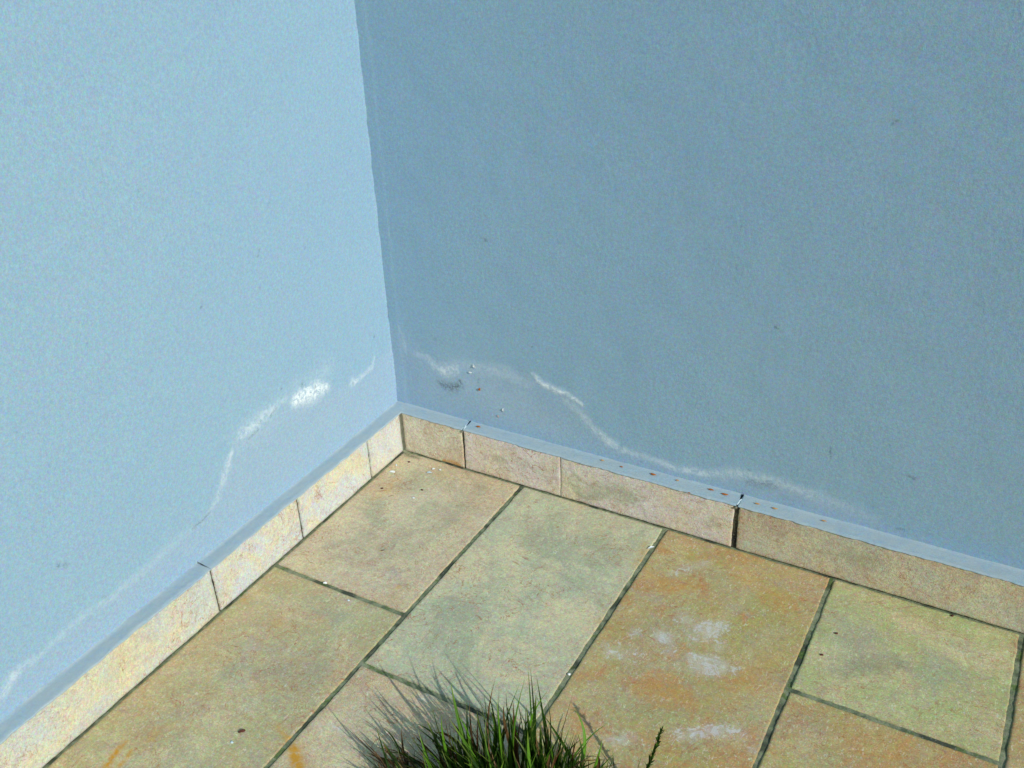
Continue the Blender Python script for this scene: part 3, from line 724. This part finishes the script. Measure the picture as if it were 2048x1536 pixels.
LITTER = [('husk', 'husk', 'floor', (0.174, 0.0193, 0.0952), 0.010625, 0.005075, 0.05, 'seed_husk', 'rust-brown husk on the right ledge nearest the corner, just past the chipped crack', 'seed husk', 'brown seed husks scattered along the right ledge'),
 ('husk', 'husk', 'floor', (0.1696, 0.0481, 0.0952), 0.009375, 0.00406, -0.1, 'seed_husk', 'brown husk at the foot of the right wall above the chipped ledge crack', 'seed husk', 'brown seed husks scattered along the right ledge'),
 ('husk', 'husk', 'floor', (0.317, 0.0529, 0.0952), 0.01, 0.006089999999999999, 0.1, 'seed_husk', 'plump rust-brown husk, left one of the close pair on the right ledge', 'seed husk', 'brown seed husks scattered along the right ledge'),
 ('husk', 'husk', 'floor', (0.3459, 0.0533, 0.0952), 0.0125, 0.0049299999999999995, 0.0, 'seed_husk', 'long rust-brown husk, right one of the close pair on the right ledge', 'seed husk', 'brown seed husks scattered along the right ledge'),
 ('husk', 'pale', 'floor', (0.4406, 0.0206, 0.0952), 0.008125, 0.00377, 0.1, 'seed_husk', 'small faint straw husk on the right ledge, first beyond the close pair', 'seed husk', 'brown seed husks scattered along the right ledge'),
 ('husk', 'husk', 'floor', (0.4805, 0.0168, 0.0952), 0.006874999999999999, 0.0034799999999999996, -0.1, 'seed_husk', 'tiny brown husk on the ledge between a faint straw one and a bold rust one', 'seed husk', 'brown seed husks scattered along the right ledge'),
 ('husk', 'husk', 'floor', (0.5416, 0.0205, 0.0952), 0.0125, 0.00522, -0.05, 'seed_husk', 'bold rust-brown husk lying alone midway along the right ledge', 'seed husk', 'brown seed husks scattered along the right ledge'),
 ('husk', 'pale', 'floor', (0.5868, 0.0221, 0.0952), 0.0075, 0.0034799999999999996, 0.1, 'seed_husk', 'pale straw husk on the ledge just right of the bold lone rust husk', 'seed husk', 'brown seed husks scattered along the right ledge'),
 ('husk', 'husk', 'floor', (0.6494, 0.0212, 0.0952), 0.011875, 0.00435, 0.0, 'seed_husk', 'left of two rust-brown husks just before the wide dark joint', 'seed husk', 'brown seed husks scattered along the right ledge'),
 ('husk', 'husk', 'floor', (0.6755, 0.0193, 0.0952), 0.013749999999999998, 0.0049299999999999995, 0.05, 'seed_husk', 'right of two rust-brown husks, nearest the wide dark joint', 'seed husk', 'brown seed husks scattered along the right ledge'),
 ('husk', 'pale', 'floor', (0.7338, 0.0176, 0.0952), 0.010625, 0.00406, 0.0, 'seed_husk', 'straw-coloured husk on the ledge just right of the wide dark joint', 'seed husk', 'brown seed husks scattered along the right ledge'),
 ('husk', 'pale', 'floor', (0.764, 0.0184, 0.0952), 0.011875, 0.00406, 0.05, 'seed_husk', 'second straw-coloured husk right of the wide dark joint', 'seed husk', 'brown seed husks scattered along the right ledge'),
 ('husk', 'pale', 'floor', (0.846, 0.0209, 0.0952), 0.01, 0.00319, 0.05, 'seed_husk', 'thin faint straw husk farthest right along the ledge', 'seed husk', 'brown seed husks scattered along the right ledge'),
 ('husk', 'husk', 'right', (0.1748, 0.032, 0.1758), 0.0075, 0.0055, 1.2, 'seed_husk', 'dark rust husk stuck on the right wall right of the grey mould spot', 'seed husk', None),
 ('husk', 'husk', 'floor', (0.3314, 0.0501, 0.0952), 0.004, 0.0022, 0.3, 'seed_husk', 'tiny brown fragment lying between the close pair of husks on the ledge', 'seed husk', 'brown seed husks scattered along the right ledge'),
 ('husk', 'husk', 'floor', (0.6182, -0.0042, 0.0952), 0.006, 0.0025, 0, 'seed_husk', 'dark red husk at the front lip of the right ledge, above a reddish skirting tile', 'seed husk', 'brown seed husks scattered along the right ledge'),
 ('flake', 'flake', 'right', (0.1655, 0.032, 0.2244), 0.0085, 0.0045, 2.2, 'paint_flake', 'upper of two white paint flakes on the right wall beside the salt patch', 'paint flake', None),
 ('flake', 'flake', 'right', (0.1543, 0.032, 0.2086), 0.008, 0.004, 0.1, 'paint_flake', 'lower of two white paint flakes on the right wall beside the salt patch', 'paint flake', None),
 ('flake', 'flake', 'right', (0.2256, 0.032, 0.1417), 0.0075, 0.004, 1.6, 'paint_flake', 'upright white paint flake low on the right wall above the ledge', 'paint flake', None),
 ('flake', 'pink', 'right', (0.2136, 0.032, 0.1248), 0.006, 0.003, 1.9, 'paint_flake', 'small pinkish paint flake just below the upright white one', 'paint flake', None),
 ('flake', 'blue', 'floor', (0.3048, 0.0789, 0.0952), 0.007, 0.003, 0, 'paint_flake', 'pale flake at the foot of the right wall above the close pair of husks', 'paint flake', None),
 ('flake', 'flake', 'floor', (0.0228, -0.0764, 0.0002), 0.0125, 0.0065, 0.3, 'paint_flake', 'largest white paint flake on the floor tile by the corner', 'paint flake', None),
 ('flake', 'flake', 'floor', (0.0167, -0.0519, 0.0002), 0.0085, 0.004, -0.9, 'paint_flake', 'white paint flake closest to the left skirting by the corner', 'paint flake', None),
 ('flake', 'flake', 'floor', (0.0923, -0.0304, 0.0002), 0.007, 0.0045, 0.6, 'paint_flake', 'rounded white flake, left of a pair below the right skirting', 'paint flake', None),
 ('flake', 'flake', 'floor', (0.106, -0.0275, 0.0002), 0.006, 0.004, 0.1, 'paint_flake', 'small white flake, right of a pair below the right skirting', 'paint flake', None),
 ('flake', 'blue', 'floor', (0.0909, -0.0447, 0.0002), 0.012, 0.0055, 0.5, 'paint_flake', 'long pale blue-grey flake under the pair of white flakes', 'paint flake', None),
 ('flake', 'flake', 'floor', (0.1111, -0.1299, 0.0002), 0.006, 0.004, 0.2, 'paint_flake', 'lone small white flake in the middle of the corner floor tile', 'paint flake', None),
 ('flake', 'flake', 'floor', (0.5746, -0.0636, 0.0002), 0.014, 0.0055, 0.95, 'paint_flake', 'curled white chip lying in the floor joint near the right skirting', 'paint flake', None),
 ('crumb', 'flake', 'floor', (0.111, -0.4015, 0.0002), 0.0062, 0.0046, 0.3, 'mortar_crumb', 'white crumb sitting on the short cross joint near the left skirting', 'crumb', None),
 ('crumb', 'blue', 'floor', (0.1745, -0.4184, 0.0002), 0.0045, 0.0032, 0.3, 'mortar_crumb', 'pale crumb on the tile just below the short cross joint', 'crumb', None),
 ('crumb', 'flake', 'floor', (0.5774, -0.3973, 0.0002), 0.0046, 0.004, 0.3, 'mortar_crumb', 'round pale crumb in the long joint above the grass', 'crumb', None),
 ('crumb', 'blue', 'floor', (0.2064, -0.7332, 0.0002), 0.005, 0.0036, 0.3, 'mortar_crumb', 'white crumb on the large tile near the lower left edge', 'crumb', None),
 ('crumb', 'crumb', 'floor', (0.2056, -0.7116, 0.0002), 0.009, 0.003, 0.9, 'mortar_crumb', 'long dark grey crumb on the large tile near the lower left edge', 'crumb', None),
 ('crumb', 'crumb', 'floor', (0.0368, -0.1302, 0.0002), 0.0048, 0.0036, 0.4, 'dirt_crumb', 'dark red crumb on the corner tile near the left skirting', 'crumb', None),
 ('crumb', 'crumb', 'floor', (0.0325, -0.0301, 0.0002), 0.0048, 0.0036, 0.4, 'dirt_crumb', 'dark red crumb on the floor right in front of the corner', 'crumb', None),
 ('crumb', 'crumb', 'floor', (0.1104, -0.0993, 0.0002), 0.0048, 0.0036, 0.4, 'dirt_crumb', 'blackish crumb on the corner tile right of the orange stain', 'crumb', None),
 ('crumb', 'crumb', 'floor', (0.9045, -0.1844, 0.0002), 0.0048, 0.0036, 0.4, 'dirt_crumb', 'dark crumb on the yellow-green tile near its left edge', 'crumb', None),
 ('crumb', 'crumb', 'floor', (0.9131, -0.1283, 0.0002), 0.0048, 0.0036, 0.4, 'dirt_crumb', 'small brown crumb on the upper left of the yellow-green tile', 'crumb', None),
 ('crumb', 'crumb', 'floor', (1.0667, -0.0061, 0.0002), 0.0048, 0.0036, 0.4, 'dirt_crumb', 'dark crumb beside the right skirting seam near the picture edge', 'crumb', None),
 ('husk', 'crumb', 'floor', (0.0671, -0.1427, 0.0002), 0.012, 0.0014, 0.9, 'dry_twig', 'tiny dark twig on the corner tile below the flakes', 'twig', None),
 ('husk', 'crumb', 'floor', (0.1499, -0.2846, 0.0002), 0.01, 0.0018, 0.7, 'dry_twig', 'tiny reddish twig on the tile between the two left cross joints', 'twig', None),
 ('flake', 'blue', 'floor', (0.1463, 0.0347, 0.0952), 0.011, 0.006, 1.3, 'paint_flake', 'lifted flake of wall paint standing at the chipped ledge crack', 'paint flake', None)]
MATS = dict(husk=M_HUSK, pale=M_HUSKPALE, flake=M_FLAKE, blue=M_FLAKEB, pink=M_PINK, crumb=M_CRUMB)
for i, (kind, mk, face, p, L, Wd, ang, name, label, cat, grp) in enumerate(LITTER):
    if kind == 'husk': V, F = husk_mesh(L, Wd, Wd * .55, 300 + i)
    elif kind == 'flake': V, F = flake_mesh(L, Wd, .0004, 300 + i)
    if kind == 'crumb':
        o = lump(name, (0, 0, 0), L / 2, MATS[mk], None, 300 + i, .6, (1, Wd / L, 1)); 
    else: o = mesh(name, V, F, MATS[mk], None)
    a, b, c = axes_for(face); R = Matrix((a, b, c)).transposed().to_4x4() @ Matrix.Rotation(ang, 4, 'Z')
    o.matrix_world = Matrix.Translation(Vector(p) + c * (.0006 if kind == 'crumb' else .0002)) @ R
    tag(o, label, cat, grp)

# ------------------------------------------------------------ grass
class Blades:
    def __init__(s): s.V = []; s.F = []; s.vary = []; s.along = []; s.rib = []
    def blade(s, p0, p1, w, bend=None, curl=0., vary=None, n=9, face=None):
        p0 = Vector(p0); p1 = Vector(p1); ax = p1 - p0
        ref = Vector(face) if face else Vector((random.uniform(-1, 1), random.uniform(-1, 1), .15))
        sd = ax.cross(ref).normalized(); nm = sd.cross(ax).normalized()
        if bend is None: bend = Vector((random.gauss(0, .06), random.gauss(0, .06), random.uniform(0, .08))) * ax.length
        vr = random.random() if vary is None else vary; o = len(s.V)
        tw = random.uniform(-.7, .7)
        for i in range(n + 1):
            t = i / n; c = p0.lerp(p1, t) + Vector(bend) * (4 * t * (1 - t)) + nm * (curl * t * t)
            ww = w * (.55 + .45 * min(1, t * 4)) * max(.02, (1 - t ** 2.2)) * .5
            q = Matrix.Rotation(tw * t, 3, ax.normalized()); a = q @ sd; b = q @ nm
            for k, (x, y) in enumerate(((-1, .35), (0, 0), (1, .35))):
                s.V.append(c + a * (x * ww) + b * (y * ww)); s.vary.append(vr); s.along.append(t); s.rib.append(abs(x))
        for i in range(n):
            for k in range(2):
                a = o + i * 3 + k; s.F.append([a, a + 1, a + 4, a + 3])
    def build(s, name, mat, parent, loc=(0, 0, 0)):
        V = [tuple(v - Vector(loc)) for v in s.V]
        return mesh(name, V, s.F, mat, parent, dict(vary=s.vary, along=s.along, rib=s.rib))

TC = Vector((0.6192, -0.6421, 0.0))
tuft = bpy.data.objects.new('grass_tuft', None); S.collection.objects.link(tuft); tuft.location = TC
tag(tuft, 'tuft of long green grass blades growing up from a floor joint at the bottom edge', 'grass tuft')
g = Blades(); dry = Blades()
for (tip, base, w, bend) in [((0.591, -0.5236, 0.125),
 (0.6262, -0.5581, 0.0), 0.0042, (0.002, 0, 0)),
 ((0.5385, -0.5635, 0.105),
 (0.5785, -0.5969, 0.0), 0.0052, (0.001, 0, 0)),
 ((0.5198, -0.589, 0.105),
 (0.5346, -0.6197, 0.0), 0.004, (-0.001, 0, 0)),
 ((0.4889, -0.6424, 0.105),
 (0.5516, -0.6515, 0.0), 0.008, (-0.004, 0, 0.0)),
 ((0.5031, -0.6394, 0.1),
 (0.5445, -0.6463, 0.0), 0.0048, (-0.003, 0, 0.0)),
 ((0.4436, -0.6844, 0.085),
 (0.5052, -0.6845, 0.0), 0.009, (-0.002, 0, 0.004)),
 ((0.4331, -0.6785, 0.1),
 (0.4709, -0.6936, 0.0), 0.0036, (-0.003, 0, 0)),
 ((0.4769, -0.6646, 0.09),
 (0.5426, -0.6561, 0.0), 0.005, (-0.004, 0, 0)),
 ((0.5554, -0.5498, 0.08),
 (0.5817, -0.5528, 0.0), 0.0038, (0, 0, 0)),
 ((0.578, -0.5407, 0.06),
 (0.5711, -0.5583, 0.0), 0.002, (0, 0, 0)),
 ((0.6883, -0.4973, 0.055),
 (0.6507, -0.573, 0.0), 0.003, (-0.006, 0.004, 0.004)),
 ((0.6141, -0.5491, 0.085),
 (0.6871, -0.563, 0.0), 0.006, (-0.002, 0, 0.008)),
 ((0.6441, -0.5492, 0.07),
 (0.641, -0.5689, 0.0), 0.004, (0, 0, 0)),
 ((0.6349, -0.5403, 0.05),
 (0.6221, -0.5696, 0.0), 0.004, (0, 0, 0)),
 ((0.5684, -0.5596, 0.07),
 (0.5846, -0.5798, 0.0), 0.004, (0, 0, 0)),
 ((0.5413, -0.5933, 0.08),
 (0.5633, -0.6185, 0.0), 0.004, (0, 0, 0)),
 ((0.5364, -0.6292, 0.09),
 (0.5505, -0.6432, 0.0), 0.0045, (0, 0, 0)),
 ((0.5683, -0.5987, 0.09),
 (0.5863, -0.6244, 0.0), 0.005, (0, 0, 0)),
 ((0.6012, -0.5623, 0.08),
 (0.6146, -0.5918, 0.0), 0.0045, (0, 0, 0)),
 ((0.6559, -0.5522, 0.06),
 (0.6483, -0.5832, 0.0), 0.0045, (0, 0, 0)),
 ((0.5231, -0.6402, 0.08),
 (0.5385, -0.6494, 0.0), 0.004, (0, 0, 0)),
 ((0.6718, -0.539, 0.045),
 (0.6447, -0.5761, 0.0), 0.0035, (0, 0, 0)),
 ((0.6979, -0.5391, 0.03),
 (0.6567, -0.5698, 0.0), 0.0035, (0, 0, 0.006)),
 ((0.6998, -0.5102, 0.02),
 (0.7088, -0.5244, 0.0), 0.0016, (0, 0, 0))]:
    g.blade(base, tip, w, bend, 0, random.uniform(0, .8), 12, face=(.44, -.75, .2))
for (tip, base, w, bend) in [((0.5211, -0.5851, 0.1),
 (0.5543, -0.6232, 0.0), 0.004, (-0.004, 0, 0)),
 ((0.5398, -0.5963, 0.09),
 (0.5512, -0.6248, 0.0), 0.004, (0, 0, 0)),
 ((0.7089, -0.5186, 0.012),
 (0.6458, -0.548, 0.0), 0.003, (0, 0, 0.006)),
 ((0.541, -0.5881, 0.06),
 (0.5704, -0.5965, 0.0), 0.0025, (0, 0, 0)),
 ((0.6167, -0.5345, 0.06),
 (0.6221, -0.5696, 0.0), 0.003, (0, 0, 0)),
 ((0.7203, -0.5229, 0.02),
 (0.6905, -0.5303, 0.0), 0.0018, (0, 0, 0))]:
    dry.blade(base, tip, w, bend, 0, None, 12, face=(.44, -.75, .2))
e1 = Vector((.88, .48, 0)); e2 = Vector((.48, -.88, 0))    # across the picture and toward the camera
for i in range(400):
    a = random.uniform(0, 6.283); r = math.sqrt(random.random())
    q = TC + e1 * (math.cos(a) * r * .115) + e2 * (math.sin(a) * r * .055)
    dx = math.cos(a) * r
    h = random.uniform(.06, .15) * (1.12 - .5 * abs(dx)) 
    lean = e1 * (dx * random.uniform(.1, .6) + random.gauss(-.08, .16)) + e2 * (math.sin(a) * r * .4 + random.gauss(0, .15))
    tip = q + Vector((0, 0, h)) + lean * h
    (g if random.random() < .88 else dry).blade(q, tip, random.choice([.0028, .0042, .0060, .0078]) * random.uniform(.8, 1.15), None, random.uniform(-.01, .015))
for i in range(190):      # low, mostly brown blades added on the left to stand in for tuft shadow
    t = random.random() ** .8; q = TC - e1 * (.03 + .15 * t) - e2 * random.uniform(.01, .100) * (1 - .25 * t)
    h = random.uniform(.010, .060) * (1.1 - .4 * t); tip = q + Vector((0, 0, h)) - e1 * random.uniform(.0, .055) - e2 * random.uniform(.0, .035)
    (dry if random.random() < .62 else g).blade(q, tip, random.uniform(.0022, .0050), None, 0, random.uniform(0, .65))
for i in range(180):      # short dead leaves at the foot
    a = random.uniform(0, 6.283); r = math.sqrt(random.random())
    q = TC + e1 * (math.cos(a) * r * .095) + e2 * (math.sin(a) * r * .055)
    d = Vector((random.gauss(0, 1), random.gauss(0, 1), 0)).normalized() * random.uniform(.015, .045)
    dry.blade(q, q + d + Vector((0, 0, random.uniform(.004, .03))), random.uniform(.0012, .003))
g.build('green_blades', M_GREEN, tuft, TC); dry.build('dry_blades', M_DRY, tuft, TC)
lump('root_soil', (0, 0, -.004), .05, M_SOIL, tuft, 77, .28, (1.8, 1.0, 1), math.atan2(.48, .88), 16)

st = bpy.data.objects.new('grass_spike', None); S.collection.objects.link(st)
SB = Vector((0.7468, -0.5495, 0.0)); STp = Vector((0.7694, -0.5153, 0.1)); st.location = SB
tag(st, 'single dark green grass stem with a ragged seed tip, right of the tuft', 'grass stem')
b = Blades(); b.blade(SB, SB.lerp(STp, .97), .0050, (0.002, -.002, -.004), 0, .2, 12, face=(.44, -.75, .2))
b.blade(SB + Vector((.004, 0, 0)), SB.lerp(STp, .62) + Vector((-.010, .0, .0)), .0016, (-.004, 0, -.004), 0, .7, 8, face=(.44, -.75, .2)); b.build('stem', M_GREEN, st, SB)
b = Blades(); ax = (STp - SB)
for i in range(80):
    t = .42 + .58 * i / 80; c = SB.lerp(STp, t) + Vector((0.002, -.002, -.004)) * 4 * t * (1 - t)
    d = ax.normalized() * .008 + Vector((random.gauss(0, .0026), random.gauss(0, .0026), random.gauss(0, .0026)))
    b.blade(c, c + d, .0026, None, 0, random.random() * .8, 4)
b.build('seed_head', M_GREEN, st, SB)
